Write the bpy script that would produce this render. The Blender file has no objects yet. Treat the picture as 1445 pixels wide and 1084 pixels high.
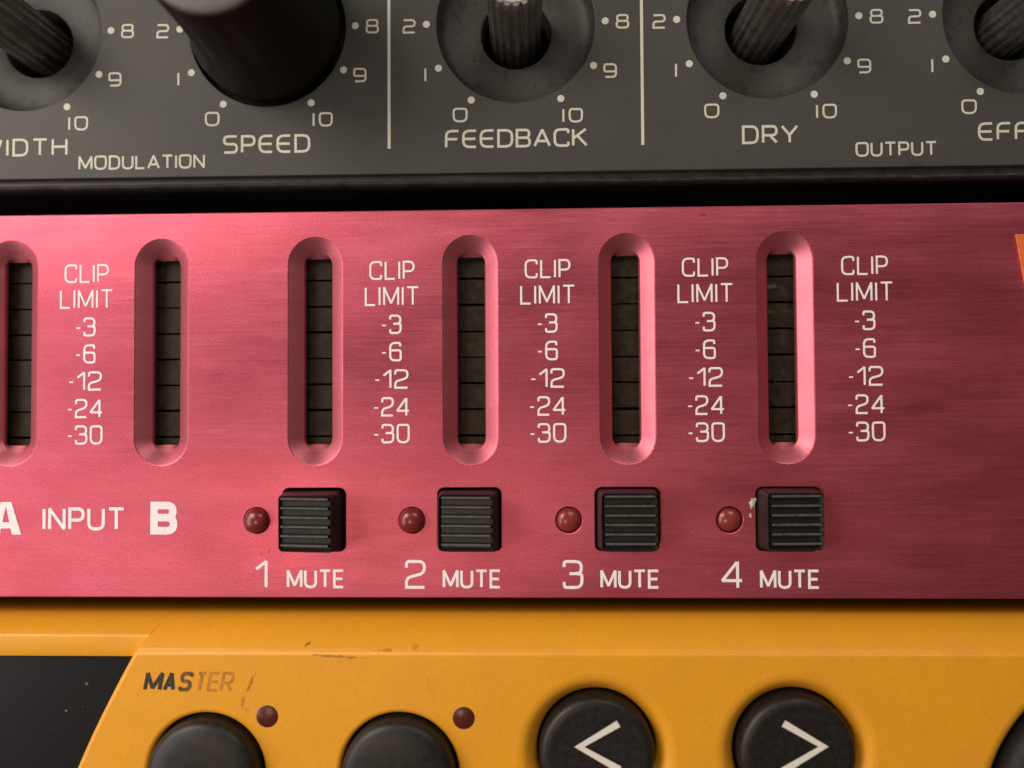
import bpy, bmesh, math, random
from mathutils import Vector, Matrix, Euler
random.seed(7)
SC = bpy.context.scene
COL = SC.collection
PI = math.pi
# ------------------------------------------------------------------ units: one Blender unit is one millimetre
SC.unit_settings.system = 'METRIC'
SC.unit_settings.scale_length = 0.001

# ------------------------------------------------------------------ camera
PITCH, YAW, ROLL = 0.0234, -0.0275, -0.0057
def cam_axes(p, y, r):
    f = Vector((math.sin(y)*math.cos(p), math.cos(y)*math.cos(p), math.sin(p)))
    rt = Vector((math.cos(y), -math.sin(y), 0)); up = rt.cross(f)
    return rt*math.cos(r)+up*math.sin(r), up*math.cos(r)-rt*math.sin(r), f
rt, up, fw = cam_axes(PITCH, YAW, ROLL)
cd = bpy.data.cameras.new('camera'); cam = bpy.data.objects.new('camera', cd); COL.objects.link(cam)
M = Matrix((rt, up, -fw)).transposed().to_4x4(); M.translation = Vector((2.526, -83.045, 0.099))
cam.matrix_world = M
cd.sensor_width = 36; cd.lens = 36*1044/1445
cd.clip_start = 1; cd.clip_end = 5000
cd.dof.use_dof = True; cd.dof.focus_distance = 83.0
cd.dof.aperture_fstop = cd.lens*1e-3/(2*1.5)
SC.camera = cam

# ------------------------------------------------------------------ light
w = bpy.data.worlds.new("World"); SC.world = w; w.use_nodes = True
bg = w.node_tree.nodes['Background']; bg.inputs[0].default_value = (1.0, 0.80, 0.62, 1); bg.inputs[1].default_value = 0.11
def area(name, loc, target, sx, sy, power, color):
    ld = bpy.data.lights.new(name, 'AREA'); ld.shape = 'RECTANGLE'; ld.size = sx; ld.size_y = sy
    ld.energy = power; ld.color = color
    o = bpy.data.objects.new(name, ld); COL.objects.link(o); o.location = loc
    o.rotation_euler = (Vector(target)-Vector(loc)).to_track_quat('-Z', 'Y').to_euler()
    return o
area('room_lamp', (-262, -240, 165), (-10, 0, 0), 200, 160, 1.08e6, (1.0, 0.89, 0.79))
area('left_fill', (-300, -180, -30), (0, 0, 0), 160, 240, 0.50e6, (1.0, 0.86, 0.84))  # added fill from the left, brightens the left of the panels; no window there
area('upper_right_fill', (120, -260, 230), (30, 0, 0), 180, 110, 0.30e6, (1.0, 0.90, 0.82))  # added soft fill, lifts the upper right of the panels
area('low_fill', (-92, -330, -66), (-15, 0, -10), 36, 50, 0.14e6, (1.0, 0.78, 0.62))  # added small fill, makes the warm glow low on the red panel
SC.view_settings.view_transform = 'Standard'; SC.view_settings.look = 'None'
SC.view_settings.exposure = 0; SC.view_settings.gamma = 1
SC.cycles.max_bounces = 8

# ------------------------------------------------------------------ materials
class NT:
    def __init__(s, name):
        s.m = bpy.data.materials.new(name); s.m.use_nodes = True; s.t = s.m.node_tree
        s.b = s.t.nodes['Principled BSDF']
    def n(s, typ, **kw):
        nd = s.t.nodes.new(typ)
        for k, v in kw.items():
            if k.startswith('i_'):
                nd.inputs[k[2:].replace('_', ' ')].default_value = v
            else: setattr(nd, k, v)
        return nd
    def l(s, a, b): s.t.links.new(a, b)
    def coord(s): return s.n('ShaderNodeTexCoord').outputs['Object']
    def map(s, vec, scale, rot=(0,0,0), loc=(0,0,0)):
        m = s.n('ShaderNodeMapping'); m.inputs['Scale'].default_value = scale
        m.inputs['Rotation'].default_value = rot; m.inputs['Location'].default_value = loc
        s.l(vec, m.inputs['Vector']); return m.outputs[0]
    def noise(s, vec, scale, detail=4, rough=.6):
        n = s.n('ShaderNodeTexNoise'); n.inputs['Scale'].default_value = scale
        n.inputs['Detail'].default_value = detail; n.inputs['Roughness'].default_value = rough
        s.l(vec, n.inputs['Vector']); return n.outputs['Fac']
    def ramp(s, fac, stops):
        r = s.n('ShaderNodeValToRGB'); e = r.color_ramp.elements
        while len(e) < len(stops): e.new(.5)
        for q, (p, c) in zip(e, stops): q.position = p; q.color = (*c, 1) if len(c) == 3 else c
        s.l(fac, r.inputs[0]); return r.outputs[0]
    def rng(s, v, a, b, c, d):
        r = s.n('ShaderNodeMapRange'); 
        for i, x in zip(range(1, 5), (a, b, c, d)): r.inputs[i].default_value = x
        s.l(v, r.inputs[0]); return r.outputs[0]
    def mix(s, fac, a, b, mode='MIX'):
        m = s.n('ShaderNodeMix', data_type='RGBA', blend_type=mode)
        for idx, v in ((0, fac), (6, a), (7, b)):
            if hasattr(v, 'is_linked'): s.l(v, m.inputs[idx])
            else: m.inputs[idx].default_value = v if idx == 0 else (*v, 1)
        return m.outputs[2]
    def math(s, op, a, b=0.0):
        m = s.n('ShaderNodeMath', operation=op)
        for i, v in enumerate((a, b)):
            if hasattr(v, 'is_linked'): s.l(v, m.inputs[i])
            else: m.inputs[i].default_value = v
        return m.outputs[0]
    def bump(s, h, strength, dist):
        b = s.n('ShaderNodeBump'); b.inputs['Strength'].default_value = strength; b.inputs['Distance'].default_value = dist
        s.l(h, b.inputs['Height']); s.l(b.outputs[0], s.b.inputs['Normal']); return b
    def blobs(s, vec, spots, edge=.25):
        """stains and painted glints of a shape of their own: (x, z, half length, half height, turn, strength)"""
        nz = s.noise(vec, 1.6, 3); out = None
        for (x, z, a, b, rot, k) in spots:
            mp = s.n('ShaderNodeMapping', vector_type='TEXTURE')
            mp.inputs['Location'].default_value = (x, 0, z); mp.inputs['Rotation'].default_value = (0, -rot, 0)
            mp.inputs['Scale'].default_value = (a, 1e4, b)
            s.l(vec, mp.inputs['Vector'])
            ln = s.n('ShaderNodeVectorMath', operation='LENGTH'); s.l(mp.outputs[0], ln.inputs[0])
            d = s.math('ADD', ln.outputs['Value'], s.rng(nz, .3, .7, -.5, .5))
            f = s.rng(d, 1.0, 1.0-edge*2, 0, k)
            out = f if out is None else s.math('MAXIMUM', out, f)
        return out
    def set(s, **kw):
        for k, v in kw.items():
            i = s.b.inputs[k.replace('_', ' ')]
            if hasattr(v, 'is_linked'): s.l(v, i)
            else: i.default_value = (*v, 1) if isinstance(v, tuple) and len(v) == 3 and len(i.default_value) == 4 else v
        return s.m

def mat_red(brushed=True):
    t = NT('red_anodised_aluminium' if brushed else 'milled_red_aluminium'); c = t.coord()
    long_ = t.noise(t.map(c, (.10, .3, 3.4)), 1, 6, .65)
    fine = t.noise(t.map(c, (.7, .5, 15)), 1, 5, .7)
    cloud = t.noise(t.map(c, (.05, .05, .12)), 1, 4, .55)
    base = t.ramp(t.math('ADD', t.math('MULTIPLY', long_, .45), t.math('MULTIPLY', fine, .55)),
                  [(.25, (.44, .082, .125)), (.5, (.53, .108, .158)), (.75, (.61, .148, .20))])
    spots = t.blobs(c, [(-28.0, -16.9, .5, .3, .2, .5), (-27.2, -16.6, .18, .4, -.5, .7), (21.7, 20.9, .45, .28, 0, .8),
                        (-27.1, -13.3, .12, .2, 0, .6), (23.7, -15.6, .3, .35, 0, .0), (-47.5, -19.3, 9, .06, .0, .3)])
    base = t.mix(spots, base, (.30, .05, .055))
    blot = t.noise(t.map(c, (.06, .2, .22)), 1, 5, .7)
    base = t.mix(t.rng(blot, .38, .66, 0, .5), base, (.40, .060, .085))
    gr = t.noise(c, 5.5, 2, .6)
    base = t.mix(.38, base, t.ramp(gr, [(.3, (.25, .25, .25)), (.7, (.75, .75, .75))]), 'OVERLAY')
    r = t.math('ADD', t.rng(long_, .3, .7, .35, .43), t.rng(cloud, .35, .65, -.05, .06))
    if not brushed: base = t.mix(.30, base, (.70, .30, .35))
    t.set(Base_Color=base, Metallic=.9, Roughness=r if brushed else .48)
    if brushed:
        tg = t.n('ShaderNodeTangent', direction_type='RADIAL', axis='Z'); t.l(tg.outputs[0], t.b.inputs['Tangent'])
        t.set(Anisotropic=.72)
        t.bump(t.math('ADD', t.math('MULTIPLY', long_, .7), t.math('MULTIPLY', fine, .5)), .16, .06)
    else:
        t.bump(t.noise(t.map(c, (1.5, 1.5, .6)), 1, 4), .12, .08)
    return t.m

def mat_plain(name, col, rough=.5, metal=0, bump=.1, bscale=6, bdist=.05, var=.15, coat=0, spec=.5):
    t = NT(name); c = t.coord()
    nz = t.noise(c, bscale*.35, 4); nf = t.noise(c, bscale, 3)
    lo = tuple(x*(1-var) for x in col); hi = tuple(min(1, x*(1+var)) for x in col)
    t.set(Base_Color=t.ramp(nz, [(.3, lo), (.7, hi)]), Roughness=t.rng(nz, .3, .7, rough-.05, rough+.06), Metallic=metal, Coat_Weight=coat, Specular_IOR_Level=spec)
    if bump: t.bump(nf, bump, bdist)
    return t.m

def mat_grey_panel(dirty=0.0, name='charcoal_panel_paint'):
    t = NT(name); c = t.coord()
    nf = t.noise(c, 5.0, 3, .7); nl = t.noise(c, .12, 3)
    base = t.ramp(nf, [(.35, (.029, .031, .027)), (.65, (.058, .060, .053))])
    base = t.mix(t.rng(nl, .35, .7, 0, .35), base, (.062, .060, .052))
    sm = t.blobs(c, [(18.6, 31.6, 2.6, 1.0, .25, .30), (20.5, 30.3, 1.4, .5, .2, .2), (-37.4, 32.5, .35, .35, 0, .5), (13.6, 34.6, .45, .35, 0, .3), (32.5, 29.5, .6, .2, 0, .4),
                        (-15.0, 26.4, .5, .25, 0, .9), (46.0, 26.5, 1.4, .4, 0, .85), (57, 26.3, 1.1, .3, 0, .7)], edge=.35)
    base = t.mix(sm, base, (.03, .03, .027))
    if dirty:
        base = t.mix(.38, base, (.018, .018, .016)); pat = t.rng(t.noise(c, .28, 2), .42, .58, .25, 1)
        sp = t.noise(c, 1.1, 3, .55)
        base = t.mix(t.math('MULTIPLY', t.rng(sp, .58, .61, 0, dirty), pat), base, (.018, .017, .015))
        sq = t.noise(c, 2.7, 2, .5)
        base = t.mix(t.math('MULTIPLY', t.rng(sq, .62, .64, 0, dirty), pat), base, (.02, .018, .016))
    t.set(Base_Color=base, Roughness=.55, Specular_IOR_Level=.35)
    t.bump(t.noise(c, 9, 2), .15, .05)
    return t.m

def mat_orange():
    t = NT('orange_satin_plastic'); c = t.coord()
    nf = t.noise(c, 5.5, 3, .7); nl = t.noise(c, .25, 4)
    base = t.ramp(nf, [(.35, (.72, .325, .014)), (.65, (.82, .375, .022))])
    base = t.mix(t.rng(nl, .35, .7, 0, .25), base, (.60, .26, .03))
    wear = t.blobs(c, [(-18.9, -27.35, 2.7, .17, -.06, .75), (-13.6, -26.75, 1.3, .16, .05, .6), (-22.2, -26.3, .45, .22, .5, .9), (-10.4, -26.5, .4, .35, 0, .35),
                       (-28.2, -30.4, .24, 1.2, -.42, .75), (-29.0, -32.2, .22, .8, -.1, .6), (-16.3, -29.2, .12, .1, 0, .6), (-8.5, -30.8, .35, 1.6, .35, .12), (-28.6, -33.0, .3, .5, .2, .3)])
    base = t.mix(wear, base, (.30, .11, .015))
    t.set(Base_Color=base, Roughness=t.rng(nl, .3, .7, .38, .46), Specular_IOR_Level=.4)
    t.bump(nf, .10, .05)
    return t.m

def mat_led(k=.85, name='unlit_red_lens'):
    t = NT(name); c = t.coord()
    t.set(Base_Color=t.ramp(t.noise(c, .8, 2), [(.3, (.19*k, .022*k*k, .020*k*k)), (.7, (.26*k, .034*k*k, .032*k*k))]), Roughness=.24, Subsurface_Weight=.6, Subsurface_Radius=(1.0, .25, .2), Subsurface_Scale=.9, IOR=1.45, Coat_Weight=.12, Coat_Roughness=.2)
    return t.m

def mat_worn_print(k):
    t = NT('worn_black_print'); c = t.coord()
    nz = t.noise(c, 2.2, 4, .65)
    f = t.rng(nz, .40-.5*k+.25, .62-.5*k+.25, 0, 1)
    col = t.mix(f, (.022, .018, .012), (.70, .29, .024))
    col = t.mix(max(0, min(.85, k)), (.022, .018, .012) if k < .1 else col, (.50, .19, .025))
    t.set(Base_Color=col, Roughness=.5); return t.m

def mat_print(name, col):
    t = NT(name); c = t.coord(); nz = t.noise(c, 5, 3)
    t.set(Base_Color=t.ramp(nz, [(.25, tuple(x*.78 for x in col)), (.6, col)]), Roughness=.6)
    return t.m

def mat_glass_dark():
    t = NT('dark_display_window'); c = t.coord()
    sp = t.noise(c, 1.3, 2, .5)
    t.set(Base_Color=t.mix(t.rng(sp, .73, .76, 0, .5), (.005, .006, .007), (.35, .36, .34)), Roughness=.4, Specular_IOR_Level=.2)
    return t.m

MR = mat_red(); MRP = mat_red(False)
MPR = mat_print('white_print', (.93, .89, .92)); MPG = mat_print('pale_print', (.60, .60, .50))
MGP = mat_grey_panel(); MDISH = mat_grey_panel(.9, 'grimy_charcoal_paint')
MBLK = mat_plain('black_chassis', (.004, .0035, .0035), .8, spec=.2)
MEDGE = mat_plain('grey_chassis_lip', (.034, .034, .032), .45, var=.4, bscale=2)
MBTN = mat_plain('black_ribbed_plastic', (.012, .012, .010), .42, bump=.25, bscale=8, bdist=.06, spec=.4)
MCREST = mat_plain('lit_rib_crest', (.085, .083, .073), .45, var=.4, bscale=6)  # paler than the button plastic: light caught on the ribs, put into the colour
MKNOB = mat_plain('black_knob_plastic', (.006, .0055, .0045), .55, spec=.3, bump=.12, bscale=5)
MCAP = mat_plain('grey_knob_cap', (.075, .076, .068), .5)
MSHAFT = mat_plain('dark_steel_shaft', (.42, .415, .39), .34, metal=.95, var=.25, bscale=3, bump=0)
MTIP = mat_plain('bright_steel', (.7, .68, .64), .3, metal=1)
MMET = mat_plain('meter_segment_plastic', (.027, .0195, .0115), .5, bump=.3, bscale=4.0, bdist=.12, var=.5, spec=.15)
_t = [n for n in MMET.node_tree.nodes if n.type == 'VALTORGB'][0]
_w = NT.__new__(NT); _w.m = MMET; _w.t = MMET.node_tree; _w.b = MMET.node_tree.nodes['Principled BSDF']
_c = _w.coord()
_w.l(_w.mix(_w.blobs(_c, [(30.0, 13.1, .8, .35, .1, .30), (29.9, 10.2, .6, .22, 0, .18), (-20.75, .35, .13, .16, 0, .6), (12.1, 11.4, .12, .12, 0, .4), (30.3, 2.2, .12, .5, 0, .2)]), _t.outputs[0], (.30, .28, .20)), _w.b.inputs['Base Color'])  # pale blobs: glints in the fourth slot put into the colour, plus dust
MRUB = mat_plain('black_rubber', (.011, .0096, .008), .46, bump=.15, bscale=4, var=.5, spec=.42)
MOR = mat_orange(); MLED = mat_led(); MDIS = mat_glass_dark()
MLEDP = mat_led(1.12, 'pale_red_lens'); MLED2 = mat_plain('dark_red_lens', (.085, .014, .010), .3)
MBADGE = mat_plain('orange_enamel', (.72, .16, .045), .5)
MGLUE = mat_plain('glue', (.5, .45, .33), .4)
MARW = mat_print('arrow_print', (.78, .76, .70))

# ------------------------------------------------------------------ helpers
def obj(name, me, m=None, parent=None, loc=None, smooth=False):
    if isinstance(me, bmesh.types.BMesh):
        b = me; me = bpy.data.meshes.new(name); b.normal_update(); b.to_mesh(me); b.free()
    if m is not None:
        me.materials.clear(); me.materials.append(m)
    if smooth:
        me.shade_smooth()
    o = bpy.data.objects.new(name, me); COL.objects.link(o)
    if parent: o.parent = parent
    if loc: o.location = loc
    return o
def thing(name, label, cat, loc=(0, 0, 0)):
    o = bpy.data.objects.new(name, None); COL.objects.link(o); o.empty_display_size = 5; o.location = loc
    o['label'] = label; o['category'] = cat; return o
def box(bm, x0, x1, y0, y1, z0, z1):
    v = [bm.verts.new(p) for p in ((x0,y0,z0),(x1,y0,z0),(x1,y1,z0),(x0,y1,z0),(x0,y0,z1),(x1,y0,z1),(x1,y1,z1),(x0,y1,z1))]
    for f in ((0,1,5,4),(1,2,6,5),(2,3,7,6),(3,0,4,7),(4,5,6,7),(3,2,1,0)): bm.faces.new([v[i] for i in f])
def bevel_all(bm, w, seg=2, ang=.6):
    es = [e for e in bm.edges if len(e.link_faces) == 2 and e.calc_face_angle(0) > ang]
    bmesh.ops.bevel(bm, geom=es, offset=w, segments=seg, profile=.5, affect='EDGES')
def mark_sharp(bm, ang=.7):
    for f in bm.faces: f.smooth = True
    for e in bm.edges:
        if len(e.link_faces) == 2 and e.calc_face_angle(0) > ang: e.smooth = False
def circle_pts(cx, cz, r, n=48, cw=False):
    p = [(cx+r*math.cos(2*PI*i/n), cz+r*math.sin(2*PI*i/n)) for i in range(n)]
    return p[::-1] if cw else p
def stadium(cx, z0, z1, r, n=14):
    """outline of an upright slot, z0 and z1 its outer ends"""
    p = [(cx+r*math.cos(a), z1-r+r*math.sin(a)) for a in [PI*i/n for i in range(n+1)]]
    p += [(cx+r*math.cos(a), z0+r+r*math.sin(a)) for a in [PI+PI*i/n for i in range(n+1)]]
    return p
def rrect(x0, x1, z0, z1, r, n=4):
    out = []
    for cx, cz, a0 in ((x1-r, z1-r, 0), (x0+r, z1-r, PI/2), (x0+r, z0+r, PI), (x1-r, z0+r, 1.5*PI)):
        out += [(cx+r*math.cos(a0+PI/2*i/n), cz+r*math.sin(a0+PI/2*i/n)) for i in range(n+1)]
    return out
def plate(loops, y_front, y_back, bev=0.0, res=2):
    """a plate in the XZ plane with holes (first loop outside), its edges rounded by bev; returns a bmesh"""
    cu = bpy.data.curves.new('tmp', 'CURVE'); cu.dimensions = '2D'; cu.fill_mode = 'BOTH'
    th = y_back-y_front; cu.extrude = th/2-bev; cu.bevel_depth = bev; cu.bevel_resolution = res; cu.offset = -bev
    for lp in loops:
        sp = cu.splines.new('POLY'); sp.points.add(len(lp)-1); sp.use_cyclic_u = True
        for q, (x, z) in zip(sp.points, lp): q.co = (x, z, 0, 1)
    o = bpy.data.objects.new('tmp', cu); COL.objects.link(o)
    dg = bpy.context.evaluated_depsgraph_get()
    me = bpy.data.meshes.new_from_object(o.evaluated_get(dg))
    bm = bmesh.new(); bm.from_mesh(me)
    bpy.data.objects.remove(o); bpy.data.curves.remove(cu); bpy.data.meshes.remove(me)
    bmesh.ops.transform(bm, matrix=Matrix.Translation((0, (y_front+y_back)/2, 0)) @ Matrix.Rotation(PI/2, 4, 'X'), verts=bm.verts)
    bmesh.ops.remove_doubles(bm, verts=bm.verts, dist=1e-4)
    bmesh.ops.recalc_face_normals(bm, faces=bm.faces)
    mark_sharp(bm, .6)
    for f in bm.faces:
        if abs(f.normal.y) > .999 and f.calc_area() > 1e-3:
            f.smooth = False
            for e in f.edges: e.smooth = False
    return bm
def loft(bm, rings, close=False):
    vs = [[bm.verts.new(p) for p in r] for r in rings]
    for a, b in zip(vs, vs[1:]):
        n = len(a)
        for i in range(n): bm.faces.new((a[i], a[(i+1) % n], b[(i+1) % n], b[i]))
    if close: bm.faces.new(vs[-1])
    return vs
def lathe(prof, n=48, cx=0, cz=0, close=True, ripple=None):
    """prof: (radius, y) pairs round an axis along Y"""
    bm = bmesh.new(); rings = []
    for r, y in prof:
        rr = [(r*(1+(ripple(2*PI*i/n, y) if ripple else 0))) for i in range(n)]
        rings.append([(cx+rr[i]*math.cos(2*PI*i/n), y, cz+rr[i]*math.sin(2*PI*i/n)) for i in range(n)])
    loft(bm, rings, close)
    bmesh.ops.recalc_face_normals(bm, faces=bm.faces)
    mark_sharp(bm, .75); return bm
def join(bm, other):
    me = bpy.data.meshes.new('tmp'); other.to_mesh(me); other.free(); bm.from_mesh(me); bpy.data.meshes.remove(me)

# ------------------------------------------------------------------ lettering: ribbons along the strokes of each letter
R_ = .27
def glyphs(style):
    hand = style == 'round'
    r = .30 if hand else R_
    G = {
     'C': (.66, [[(1,.76),(1,1,r),(0,1,r),(0,0,r),(1,0,r),(1,.24)]]),
     'L': (.56, [[(0,1),(0,0),(1,0)]]),
     'I': (.0, [[(0,0),(0,1)]]),
     'P': (.60, [[(0,0),(0,1),(1,1,.25),(1,.44,.25),(0,.44)]]),
     'M': (.84, [[(0,0),(0,1),(.5,.10),(1,1),(1,0)]]),
     'T': (.66, [[(0,1),(1,1)],[(.5,1),(.5,0)]]),
     'U': (.66, [[(0,1),(0,0,r),(1,0,r),(1,1)]]),
     'E': (.56, [[(1,1),(0,1),(0,0),(1,0)],[(0,.5),(.9,.5)]]),
     'N': (.66, [[(0,0),(0,1),(1,0),(1,1)]]),
     'A': (.74, [[(0,0),(.5,1),(1,0)],[(.17,.3),(.83,.3)]]),
     'B': (.62, [[(0,.52),(0,1),(.96,1,.22),(.96,.52,.22),(0,.52)],[(0,.52),(1,.52,.22),(1,0,.24),(0,0),(0,.52)]]),
     'S': (.60, [[(1,.8),(1,1,.25),(0,1,.25),(0,.53,.22),(1,.50,.22),(1,0,.25),(0,0,.25),(0,.2)]]),
     'D': (.66, [[(0,0),(0,1),(1,1,.34),(1,0,.34),(0,0)]]),
     'R': (.62, [[(0,0),(0,1),(1,1,.24),(1,.45,.24),(0,.45)],[(.5,.45),(1,0)]]),
     'H': (.66, [[(0,0),(0,1)],[(1,0),(1,1)],[(0,.52),(1,.52)]]),
     'W': (.95, [[(0,1),(.26,0),(.5,1),(.74,0),(1,1)]]),
     'O': (.66, [[(.5,1),(1,1,.32),(1,0,.32),(0,0,.32),(0,1,.32),(.5,1)]]),
     'F': (.56, [[(1,1),(0,1),(0,0)],[(0,.5),(.85,.5)]]),
     'K': (.64, [[(0,0),(0,1)],[(.95,1),(.05,.46)],[(.3,.62),(1,0)]]),
     'Y': (.70, [[(0,1),(.5,.45),(1,1)],[(.5,.45),(.5,0)]]),
     '-': (.20, [[(0,.44),(1,.44)]]),
     '0': (.60, [[(.5,1),(1,1,.28),(1,0,.28),(0,0,.28),(0,1,.28),(.5,1)]]),
     '1': (.34, [[(0,.70),(1,1),(1,0)]]),
     '2': (.60, [[(0,.76),(0,1,.26),(1,1,.26),(1,.55,.24),(0,.36,.2),(0,0),(1,0)]]),
     '3': (.58, [[(0,.79),(0,1,.25),(.97,1,.25),(.97,.54,.18),(.3,.53)],[(.7,.53),(1,.52,.16),(1,0,.25),(0,0,.25),(0,.21)]]),
     '4': (.66, [[(.78,0),(.78,1)],[(.76,.98),(0,.27),(1,.27)]]),
     '6': (.58, [[(.96,.80),(.96,1,.25),(0,1,.25),(0,0,.25),(1,0,.25),(1,.3)],[(1,.3),(1,.58,.25),(0,.57)]]),
     '8': (.60, [[(.5,1),(.95,1,.22),(.95,.53,.2),(.05,.53,.2),(.05,1,.22),(.5,1)],[(.5,.53),(1,.53,.22),(1,0,.25),(0,0,.25),(0,.53,.22),(.5,.53)]]),
     '9': (.60, [[(.08,0),(1,0,.25),(1,1,.25),(0,1,.25),(0,.7)],[(0,.7),(0,.43,.25),(1,.43)]]),
    }
    if hand:
        G['E'] = (.62, [[(1,1),(0,1,.42),(0,0,.42),(1,0)],[(.05,.5),(.95,.5)]])
        G['F'] = (.60, [[(1,1),(0,1,.3),(0,0)],[(0,.5),(.9,.5)]])
        G['2'] = (.62, [[(0,1),(1,1,.24),(1,.5,.24),(0,.5,.24),(0,0),(1,0)]])
        G['1'] = (.0, [[(0,0),(0,1)]])
        G['S'] = (.62, [[(1,1),(0,1,.25),(0,.52,.25),(1,.52,.25),(1,0,.25),(0,0)]])
        G['O'] = (.74, G['O'][1]); G['0'] = (.68, [[(.5,1),(1,1,.36),(1,0,.36),(0,0,.36),(0,1,.36),(.5,1)]])
    return G
GL = {'square': glyphs('square'), 'round': glyphs('round')}
def fillet(pts):
    out = []
    for i, p in enumerate(pts):
        if len(p) < 3 or i in (0, len(pts)-1): out.append(Vector(p[:2])); continue
        a, b, c = Vector(pts[i-1][:2]), Vector(p[:2]), Vector(pts[i+1][:2])
        r = min(p[2], (a-b).length*.5, (c-b).length*.5)
        s, e = b+(a-b).normalized()*r, b+(c-b).normalized()*r
        for k in range(6):
            t = k/5; k1 = s.lerp(b, t); k2 = b.lerp(e, t); q = k1.lerp(k2, t)
            # halfway between a quadratic and a tighter arc
            out.append(q)
    res = [out[0]]
    for q in out[1:]:
        if (q-res[-1]).length > 1e-4: res.append(q)
    return res
def ribbon(bm, pts, hw, y):
    closed = (pts[0]-pts[-1]).length < 1e-4
    if closed: pts = pts[:-1]
    n = len(pts); L = []; Rr = []
    for i in range(n):
        a = pts[i-1] if (i > 0 or closed) else None; c = pts[(i+1) % n] if (i < n-1 or closed) else None
        d1 = (pts[i]-a).normalized() if a is not None else None; d2 = (c-pts[i]).normalized() if c is not None else None
        if d1 is None: d1 = d2
        if d2 is None: d2 = d1
        n1 = Vector((-d1.y, d1.x)); n2 = Vector((-d2.y, d2.x)); m = n1+n2
        if m.length < .2: m = n1
        m.normalize(); k = hw/max(.70, m.dot(n1))
        L.append(pts[i]+m*k); Rr.append(pts[i]-m*k)
    vl = [bm.verts.new((p.x, y, p.y)) for p in L]; vr = [bm.verts.new((p.x, y, p.y)) for p in Rr]
    for i in range(n if closed else n-1):
        j = (i+1) % n; f = bm.faces.new((vl[i], vr[i], vr[j], vl[j]))
        if f.calc_area() < 1e-9: pass
def word(txt, x0, x1, zc, h, stroke, m, parent, y, style='square', gap=.30, slant=0, name='lettering', jitter=0):
    """txt between x0 and x1 (outer edges), capital height h, centred on zc"""
    G = GL[style]; s = stroke
    wid = sum(G[c][0] for c in txt); ng = len(txt)-1
    inner = (x1-x0)-s-abs(slant)*h
    unit = inner/(wid+ng*gap) if (wid+ng*gap) > 0 else 1
    if unit > 3*h: unit = h
    bm = bmesh.new(); x = x0+s/2; k = 0
    for c in txt:
        gw, strokes = G[c]
        for st in strokes:
            P = fillet([((p[0]*gw*unit), p[1]*(h-s), *([p[2]*h] if len(p) > 2 else [])) for p in st])
            P = [Vector((x+p.x+slant*(p.y), zc-h/2+s/2+p.y)) for p in P]
            shut = (P[0]-P[-1]).length < 1e-4
            def ext(t): return s*.5 if 1.3 < t < 1.75 else s*.15 if t >= 1.75 else 0
            runs = [[P[0]]]; ends = [[0, 0]]
            for q in range(1, len(P)):
                runs[-1].append(P[q])
                if q < len(P)-1:
                    t = (P[q]-P[q-1]).angle(P[q+1]-P[q], 0)
                    if t > 1.3:
                        ends[-1][1] = ext(t); runs.append([P[q]]); ends.append([ext(t), 0])
            if shut and len(runs) > 1:
                t = (P[-1]-P[-2]).angle(P[1]-P[0], 0); ends[0][0] = ext(t); ends[-1][1] = ext(t)
            for rn, (e0, e1) in zip(runs, ends):
                rn = list(rn)
                if e0: rn[0] = rn[0]-(rn[1]-rn[0]).normalized()*e0
                if e1: rn[-1] = rn[-1]+(rn[-1]-rn[-2]).normalized()*e1
                ribbon(bm, rn, s/2, y-.004*(k % 5)); k += 1
        x += (gw+gap)*unit
    bmesh.ops.recalc_face_normals(bm, faces=bm.faces)
    return obj(name, bm, m, parent)
def disc(bm, cx, cz, r, y, n=20):
    bm.faces.new([bm.verts.new((x, y, z)) for x, z in circle_pts(cx, cz, r, n)])

# ================================================================== the setting
bm = bmesh.new(); box(bm, -240, 240, 40, 44, -140, 160)
o = obj('rack_interior', bm, MBLK); o['kind'] = 'structure'

# ================================================================== red unit
red = thing('rack_unit', 'red brushed aluminium rack unit with level meters and four mute buttons, in the middle', 'rack unit')
HN = 21.85; PX = 17.6
pocket_x = [-39.70-17.5, -39.70, -22.03, -4.43, 13.17, 30.77]
btn_x = [-22.15, -4.60, 13.0, 30.78]; btn_z = -13.1
led_x = [-28.70, -11.10, 6.50, 24.30]
loops = [rrect(-125, 125, -HN, HN, .6)]
for x in pocket_x: loops.append(stadium(x, -6.93, 18.83, 3.05))
for x in btn_x: loops.append(rrect(x-3.55, x+3.55, btn_z-3.5, btn_z+3.5, .7))
for x in led_x: loops.append(circle_pts(x, -13.2, 1.44, 28))
obj('front_panel', plate(loops, 0, 3.0, .12, 1), MR, red)
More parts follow.
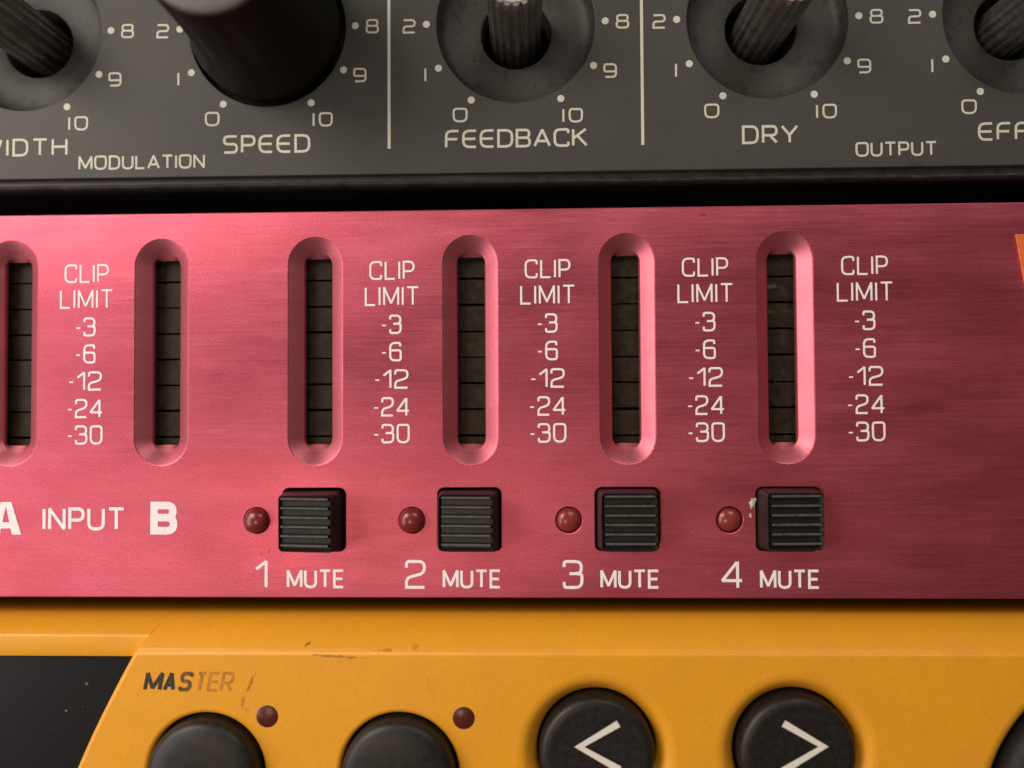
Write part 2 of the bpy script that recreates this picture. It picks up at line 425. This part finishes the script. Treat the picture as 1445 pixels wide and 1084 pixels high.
# milled pockets: sloping walls, a narrow floor and a rectangular window cut in it
def pocket(x, slot_dx):
    bm = bmesh.new()
    prof = [(3.10, .05), (2.92, .16), (2.70, .33), (2.30, .62), (1.95, .92), (1.72, 1.12), (1.62, 1.2)]
    rings = []
    for r, y in prof:
        d = 3.05-r
        rings.append([(px, y, pz) for px, pz in stadium(x, -6.93+d, 18.83-d, r, 16)])
    vs = loft(bm, rings)
    mark_sharp(bm, 9)
    # the ends run down to the square window, the window's own edges just below
    za, zb, hw, yd = -4.72, 16.68, 1.53, 1.72
    inner = vs[-1]; low = []
    for v in inner:
        z = zb if v.co.z > 6 else za
        arc = v.co.z > zb-.2 or v.co.z < za+.2
        low.append(bm.verts.new((x+(v.co.x-x)*hw/1.62, yd, z+random.uniform(-.03, .03))))
    n = len(inner)
    for i in range(n): 
        f = bm.faces.new((inner[i], inner[(i+1) % n], low[(i+1) % n], low[i])); f.smooth = True
    bmesh.ops.recalc_face_normals(bm, faces=bm.faces)
    for e in bm.edges:
        if e.verts[0] in low and e.verts[1] in low: e.smooth = False
    return obj('meter_pocket', bm, MRP, red)
for i, x in enumerate(pocket_x): pocket(x, -.02)
# level meters behind the windows, seven lamps and the end of an eighth
for i, x in enumerate(pocket_x):
    bm = bmesh.new(); box(bm, x-2.4, x+2.4, 3.9, 9, -8.5, 20)
    mt = obj('level_meter', bm, MBLK, red)
    segme = None
    for k in range(9):
        zt = 17.25-3.03*k
        h = 2.93 if k != 7 else 1.25
        bm = bmesh.new(); box(bm, x-2.1, x+2.1, 2.5+random.uniform(-.06, .06), 3.95, zt-2.84+random.uniform(-.05,.12), zt+random.uniform(-.06,.05))
        bevel_all(bm, .12, 1)
        obj('lamp_segment', bm, MMET, mt)
# indicator lamps
for i, x in enumerate(led_x):
    tilt = (0, 0)
    dx = (-.08, -.02, .05, -.1)[i]
    bm = lathe([(1.42, 1.5), (1.42, -.15), (1.37, -.38), (1.22, -.62), (.98, -.82), (.6, -.97), (.25, -1.03), (.05, -1.04)], 32)
    o = obj('indicator_lamp', bm, MLED if i < 2 else MLEDP, red, (x, (.05, .05, .55, .75)[i], -13.2)); o.rotation_euler = ((-.03, .0, -.06, -.05)[i], 0, dx)
# mute buttons
def button_mesh():
    bm = bmesh.new()
    W, H_, P = 3.36, 3.36, -2.5
    back = [(x, 3.0, z) for x, z in rrect(-W, W, -H_, H_, .55)]
    mid = [(x, -.2, z) for x, z in rrect(-W, W, -H_, H_, .55)]
    m2 = [(x, P+.45, z) for x, z in rrect(-W+.22, W-.22, -H_+.2, H_-.2, .5)]
    m3 = [(x, P+.16, z) for x, z in rrect(-W+.36, W-.36, -H_+.33, H_-.33, .42)]
    fr = [(x, P+.58, z) for x, z in rrect(-W+.62, W-.62, -H_+.6, H_-.6, .3)]
    loft(bm, [back, mid, m2, m3, fr], True)
    # ribs across the face, each with a slope that faces up
    x0, x1 = -W+.7, W-.6
    for k in range(6):
        z = H_-.62-1.02*k
        prof = [(P+.60, z+.20), (P+.02, z+.13), (P-.08, z+.03), (P-.08, z-.06), (P+.02, z-.13), (P+.60, z-.24)]
        a = [bm.verts.new((x0, y, zz)) for y, zz in prof]; b = [bm.verts.new((x1, y, zz)) for y, zz in prof]
        for i in range(5):
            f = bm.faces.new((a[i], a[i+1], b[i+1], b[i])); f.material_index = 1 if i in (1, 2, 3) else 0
        bm.faces.new(a[::-1]); bm.faces.new(b)
    bmesh.ops.recalc_face_normals(bm, faces=bm.faces)
    mark_sharp(bm, .7)
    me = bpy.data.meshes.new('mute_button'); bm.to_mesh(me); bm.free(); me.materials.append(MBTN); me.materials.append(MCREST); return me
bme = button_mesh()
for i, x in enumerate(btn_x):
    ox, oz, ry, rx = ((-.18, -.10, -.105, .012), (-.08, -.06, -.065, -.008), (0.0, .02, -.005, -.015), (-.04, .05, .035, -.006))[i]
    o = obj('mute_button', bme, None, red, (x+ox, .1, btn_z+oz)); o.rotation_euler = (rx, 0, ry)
# sleeves behind the button openings keep the rack's inside dark
bm = bmesh.new()
box(bm, -110, 110, 9.2, 38, -20.6, 20.8)
obj('chassis', bm, MBLK, red)
# lettering of the meter columns
rows = [('CLIP', 15.0, 5.15, 2.15), ('LIMIT', 12.07, 6.2, 2.2), ('-3', 8.87, 0, 2.2), ('-6', 5.78, 0, 2.2), ('-12', 2.69, 0, 2.2), ('-24', -.44, 0, 2.2), ('-30', -3.46, 0, 2.2)]
for cx in (-48.40, -13.28, 4.32, 21.92, 39.55):
    for t, z, wd, h in rows:
        if wd: word(t, cx-wd/2, cx+wd/2, z, h, .22, MPR, red, -.02, gap=.27)
        else:
            n = len(t)-1; wn = {'3': 1.42, '6': 1.42, '12': 2.95, '24': 3.25, '30': 3.2}[t[1:]]
            c2 = cx+.38
            word(t[1:], c2-wn/2, c2+wn/2, z, h, .235, MPR, red, -.02, gap=.24)
            if n == 1 or True:
                xl = c2-wn/2-.28
                word('-', xl-.62, xl, z, h, .17, MPR, red, -.02)
for i in range(4):
    cx = -21.97+PX*i
    word('MUTE', cx-3.28, cx+3.28, -19.72, 2.12, .30, MPR, red, -.02, gap=.26)
for i, (c, wd) in enumerate((('1', 1.45), ('2', 2.35), ('3', 2.3), ('4', 2.5))):
    cx = (-28.15, -10.70, 6.92, 24.50)[i]
    word(c, cx-wd/2, cx+wd/2, -19.22, 3.2, .33, MPR, red, -.02)
word('INPUT', -53.30, -43.75, -12.98, 2.62, .36, MPR, red, -.02, gap=.26)
word('B', -40.85, -37.75, -12.9, 3.7, .86, MPR, red, -.02)
bm = bmesh.new(); ax, az = -57.55, -12.9
for k, q in enumerate((((-.62, 1.85), (.1, 1.85), (-.72, -1.85), (-1.8, -1.85)), ((-.1, 1.85), (.62, 1.85), (1.8, -1.85), (.72, -1.85)), ((-1.0, -.45), (1.0, -.45), (1.15, -1.15), (-1.15, -1.15)))):
    bm.faces.new([bm.verts.new((ax+px, -.02-.004*k, az+pz)) for px, pz in q])
bmesh.ops.recalc_face_normals(bm, faces=bm.faces); obj('lettering', bm, MPR, red)
# the corner of an orange badge at the right
bm = plate([[(56.02, 18.25), (92, 18.25), (75, -12), (60.7, -12)]], -.2, -.03, .05, 2)
obj('badge', bm, MBADGE, red)['label'] = 'orange slanted badge cut off at the right edge'
# dried glue beside the fourth button
for (gx, gz, a, b, rr) in ((26.85, -11.35, .34, .62, .3), (26.62, -12.75, .14, .28, -.2)):
    bm = bmesh.new(); bmesh.ops.create_uvsphere(bm, u_segments=12, v_segments=8, radius=1)
    for v in bm.verts:
        n_ = 1+.25*math.sin(5*v.co.x+3*v.co.z*2); v.co = Vector((v.co.x*a*n_, v.co.y*.12, v.co.z*b*n_))
    mark_sharp(bm, 9)
    o = obj('glue_fleck', bm, MGLUE, red, (gx, -.03, gz)); o.rotation_euler = (0, rr, 0)

# ================================================================== black unit above
blk = thing('rack_unit', 'charcoal black rack unit with rotary knobs and pale printed scales, above the red one', 'rack unit')
Y0 = 1.0; KX = [-56.65, -27.95, .85, 29.55, 58.35]; KZ = 43.5
loops = [rrect(-125, 125, 26.3, 69.5, .3)]
for x in KX: loops.append(circle_pts(x, KZ, 9.12, 96))
obj('front_panel', plate(loops, Y0, Y0+2.2, .10, 1), MGP, blk)
bm = bmesh.new(); box(bm, -122, 122, Y0+2.25, 38, 25.0, 69)
for x in ():
    pass
# lip under the panel: a folded sheet edge
n = 120; rg = []
bm2 = bmesh.new()
prof = [(Y0+.9, 26.28), (Y0+.95, 25.75), (Y0+.55, 25.55), (Y0+.45, 25.35), (Y0+.6, 25.18), (Y0+1.1, 25.1), (Y0+1.7, 25.1)]
prev = None
for i in range(n+1):
    x = -122+244*i/n
    wob = .05*math.sin(x*.9)+.04*math.sin(x*2.3+1)
    dent = .28*math.exp(-((x-14)/1.2)**2)+.2*math.exp(-((x+6.5)/.8)**2)+.25*math.exp(-((x-47)/1.0)**2)+.2*math.exp(-((x-20)/.5)**2)
    ring = [bm2.verts.new((x, y+(dent if 0 < k < 6 else 0), z+(wob*.5 if 0 < k < 5 else 0))) for k, (y, z) in enumerate(prof)]
    if prev:
        for k in range(len(prof)-1): bm2.faces.new((prev[k], ring[k], ring[k+1], prev[k+1]))
    prev = ring
bmesh.ops.recalc_face_normals(bm2, faces=bm2.faces); mark_sharp(bm2, .9)
obj('panel_lip', bm2, MEDGE, blk)
bmesh.ops.delete(bm, geom=bm.verts[:], context='VERTS')
box(bm, -122, 122, Y0+9, 38, 25.12, 69); box(bm, -122, 122, Y0+2.3, Y0+8.98, 25.12, 30)
obj('chassis', bm, MBLK, blk)
for i, x in enumerate(KX):
    # shallow dished well round each shaft, in the same sheet
    bm = lathe([(9.16, Y0+.06), (9.06, Y0+.35), (8.92, Y0+1.2), (8.65, Y0+1.75), (8.2, Y0+2.05), (7.4, Y0+2.25), (6.2, Y0+2.4), (4.3, Y0+2.5), (4.17, Y0+2.6), (4.15, Y0+6.9)], 96, x, KZ, False)
    obj('knob_well', bm, MDISH, blk)
    if i != 1:
        def rip(a, y, base=i):
            return 0
        # splined steel shaft
        bm = bmesh.new(); ns = 18; rings = []
        for (rk, y) in ((1, 8), (1, -7.4), (.93, -8.0)):
            ring = []
            for q in range(ns*6):
                a = 2*PI*q/(ns*6)+.1*i; ph = (q % 6)/6
                r = 3.02 if ph < .4 else 2.72 if ph > .55 else 2.85
                if y == 8: r = min(r, 3.02)
                ring.append((x+r*rk*math.cos(a), y, KZ+r*rk*math.sin(a)))
            rings.append(ring)
        loft(bm, rings, True); bmesh.ops.recalc_face_normals(bm, faces=bm.faces)
        sh = obj('splined_shaft', bm, MSHAFT, blk)
        bm = lathe([(2.55, -8.0), (2.45, -8.12), (.05, -8.13)], 40, x, KZ); obj('shaft_tip', bm, MTIP, sh)
    bmd = bmesh.new(); disc(bmd, x, KZ, 4.15, Y0+6.8, 32)
# speed knob
x = KX[1]
def flute(a, y):
    t = max(0, min(1, (-1-y)/3))
    return -.022*t*max(0, math.cos(a*9+.6))**2
bm = lathe([(8.45, 1.6), (8.62, .55), (8.62, -.6), (8.35, -1.2), (7.75, -3.0), (7.3, -6.5), (7.15, -11), (7.12, -13.4), (7.05, -14.3), (6.8, -14.8)], 144, x, KZ, True, flute)
kn = obj('control_knob', bm, MKNOB, blk)
bm = lathe([(6.75, -14.7), (6.7, -14.95), (6.5, -15.1), (5.9, -15.15), (.05, -15.15)], 64, x, KZ); obj('knob_cap', bm, MCAP, kn)
bm = bmesh.new(); box(bm, x-1.8, x+2.0, -15.22, -15.1, KZ-5.2, KZ-4.5); obj('pointer_mark', bm, MPG, kn)
# scale dots and numerals
for i, x in enumerate(KX):
    for k in range(11):
        a = math.radians(30+30*k)
        dx, dz = -math.sin(a)*10.28, -math.cos(a)*10.28
        px, pz = x+dx-.0, KZ+.12+dz
        if pz > 47.5 or abs(px) > 60: continue
        bm = bmesh.new(); disc(bm, px, pz, .41, Y0-.02, 20); bmesh.ops.recalc_face_normals(bm, faces=bm.faces)
        obj('scale_dot', bm, MPG, blk)
    for t, dx, dz, wd in (('0', -6.42, -10.50, 1.72), ('10', 6.48, -10.75, 2.35), ('1', -10.42, -5.75, .22), ('9', 10.80, -5.65, 1.55), ('2', -12.28, -.08, 1.5), ('8', 12.25, .02, 1.55)):
        px = x+dx
        if abs(px) > 60: continue
        word(t, px-wd/2, px+wd/2, KZ+dz, 1.68, .23, MPG, blk, Y0-.02, 'round', gap=.35)
word('WIDTH', -61.7, -51.40, 30.02, 2.1, .28, MPG, blk, Y0-.02, 'round')
word('MODULATION', -50.10, -35.20, 28.10, 1.68, .24, MPG, blk, Y0-.02, 'round', gap=.26)
word('SPEED', -33.10, -22.90, 30.00, 2.15, .29, MPG, blk, Y0-.02, 'round', gap=.26)
word('FEEDBACK', -7.33, 9.02, 30.22, 2.15, .29, MPG, blk, Y0-.02, 'round', gap=.24)
word('DRY', 26.5, 32.85, 30.2, 2.15, .29, MPG, blk, Y0-.02, 'round', gap=.26)
word('OUTPUT', 39.2, 48.3, 28.33, 1.68, .24, MPG, blk, Y0-.02, 'round', gap=.25)
word('EFFECT', 52.85, 64.9, 30.15, 2.1, .28, MPG, blk, Y0-.02, 'round', gap=.26)
for x in (-13.77, 15.28):
    bm = bmesh.new(); bm.faces.new([bm.verts.new(p) for p in ((x-.17, Y0-.02, 29.23), (x+.17, Y0-.02, 29.23), (x+.17, Y0-.02, 60), (x-.17, Y0-.02, 60))])
    obj('divider_line', bm, MPG, blk)

# ================================================================== orange unit below
org = thing('rack_unit', 'orange plastic rack unit with round black buttons and dark display, below the red one', 'rack unit')
YF = -3.0; YL = -1.6; ZT = -26.8; XR = 125
arrow_c = [(9.2, -37.6), (30.35, -37.45)]; plain_c = [(-33.05, -39.95), (-12.02, -39.8)]
lamp_c = [(-26.36, -33.8), (-5.07, -33.85)]; wheel_c = (66.9, -44.6)
diag = [(-40.95, -26.8), (-41.4, -27.6), (-42.4, -29.4), (-43.5, -31.5), (-44.58, -33.6), (-45.6, -35.7), (-46.6, -37.9), (-47.55, -40.1), (-50.8, -48)]
outer = diag+[(-56, -66), (XR, -66), (XR, ZT)]
loops = [outer]
for c in arrow_c: loops.append(circle_pts(*c, 8.05, 72))
for c in plain_c: loops.append(circle_pts(*c, 6.40, 72))
loops.append(circle_pts(*wheel_c, 17.6, 96))
bm = plate(loops, YF, 2.0, .5, 3)
def prism(bm, prof, xa, xb):
    """profile (y, z) extruded along x; xa and xb give each point's ends"""
    a = [bm.verts.new((xa[i], y, z)) for i, (y, z) in enumerate(prof)]; b = [bm.verts.new((xb[i], y, z)) for i, (y, z) in enumerate(prof)]
    n = len(prof)
    for i in range(n): bm.faces.new((a[i], a[(i+1) % n], b[(i+1) % n], b[i]))
    bm.faces.new(a[::-1]); bm.faces.new(b)
# sloping top edge, right of the display down to the raised face
b2 = bmesh.new()
prof = [(9.0, -23.9), (2.6, -24.0), (1.2, -24.15), (.5, -24.4), (YL, -25.6), (-2.5, -26.57), (-2.86, -26.96), (-2.86, -27.3), (9.0, -27.1)]
prism(b2, prof, [-39.3, -39.3, -39.4, -39.5, -40.15, -40.62, -40.95, -40.95, -39.3], [XR]*9)
bmesh.ops.recalc_face_normals(b2, faces=b2.faces); mark_sharp(b2, .9); join(bm, b2)
# left, the lower frame round the display
b2 = bmesh.new()
prof = [(9.0, -23.9), (2.6, -24.0), (1.2, -24.15), (.5, -24.4), (YL+.22, -25.42), (YL+.05, -25.60), (YL, -25.85), (YL+.02, -27.75), (YL+.12, -27.92), (YL+.9, -28.0), (9.0, -28.0)]
prism(b2, prof, [-125]*11, [-39.25, -39.25, -39.35, -39.45, -40.0, -40.1, -40.2, -40.5, -40.5, -40.5, -39.2])
bmesh.ops.recalc_face_normals(b2, faces=b2.faces); mark_sharp(b2, .9); join(bm, b2)
# dished rings round the arrow buttons and the wheel
for c in arrow_c:
    join(bm, lathe([(8.55, YF-.008), (8.2, YF+.02), (7.8, YF+.12), (7.35, YF+.45), (6.9, YF+.95), (6.55, YF+1.45), (6.42, YF+1.8), (6.4, 1.5)], 72, *c, False))
join(bm, lathe([(18.15, YF-.006), (17.7, YF+.06), (17.2, YF+.4), (16.85, YF+1.1), (16.7, 1.5)], 96, *wheel_c, False))
obj('front_panel', bm, MOR, org)
bm = bmesh.new(); box(bm, -122, 122, 9.3, 38, -65, -23.95); obj('chassis', bm, MBLK, org)
bm = plate([[(-122, -28.0), (-40.9, -28.0), (-43.3, -33), (-50, -48), (-56, -66), (-122, -66)]], YL+.7, 1.5, .05, 1)
obj('display_window', bm, MDIS, org)
# round buttons
for i, c in enumerate(arrow_c):
    bm = lathe([(6.18, 1.0), (6.18, -2.6), (6.10, -3.0), (5.9, -3.32), (5.6, -3.50), (5.2, -3.58), (4.9, -3.56), (3, -3.5), (.05, -3.48)], 72, *c)
    bt = obj('arrow_button', bm, MRUB, org)
    bt['label'] = 'black round button with a white arrow pointing '+('left' if i == 0 else 'right')
    s = 1 if i == 0 else -1
    tip = (7.25, -36.55); e1 = (11.42, -34.1); e2 = (11.5, -38.9)
    if i == 1: tip = (32.85, -36.35); e1 = (28.72, -33.95); e2 = (28.6, -38.9)
    bm = bmesh.new(); ribbon(bm, [Vector(e1), Vector(tip), Vector(e2)], .37, -3.62)
    bmesh.ops.recalc_face_normals(bm, faces=bm.faces)
    obj('arrow_mark', bm, MARW, bt)
for c in plain_c:
    bm = lathe([(6.12, 1.0), (6.12, -3.3), (6.02, -3.9), (5.75, -4.3), (5.3, -4.55), (4.0, -4.8), (2.2, -4.93), (.05, -4.97)], 72, *c)
    obj('round_button', bm, MRUB, org)
for c in lamp_c:
    bm = lathe([(1.19, -2.9), (1.19, YF-.02), (1.14, YF-.05), (.05, YF-.06)], 28, *c); obj('indicator_lamp', bm, MLED2, org)
bm = lathe([(16.3, 1.5), (16.3, -2.4), (15.9, -3.4), (14.9, -4.2), (13.0, -4.7), (.05, -5)], 96, *wheel_c); obj('dial_wheel', bm, MKNOB, org)
# worn name over the first button, the later letters rubbed away
xs = [-39.75, -37.25, -35.55, -34.35, -32.75, -31.45, -29.95]
for i, (ch, x0, x1, k) in enumerate((('M', -40.0, -37.55, -.3), ('A', -37.85, -36.05, -.2), ('S', -36.15, -34.3, .2), ('T', -34.35, -32.85, .5), ('E', -33.05, -31.35, .62), ('R', -31.6, -29.8, .6))):
    word(ch, x0, x1, -30.12, 2.15, (.42, .42, .42, .34, .30, .30)[i], mat_worn_print(k), org, YF-.02, slant=.20)
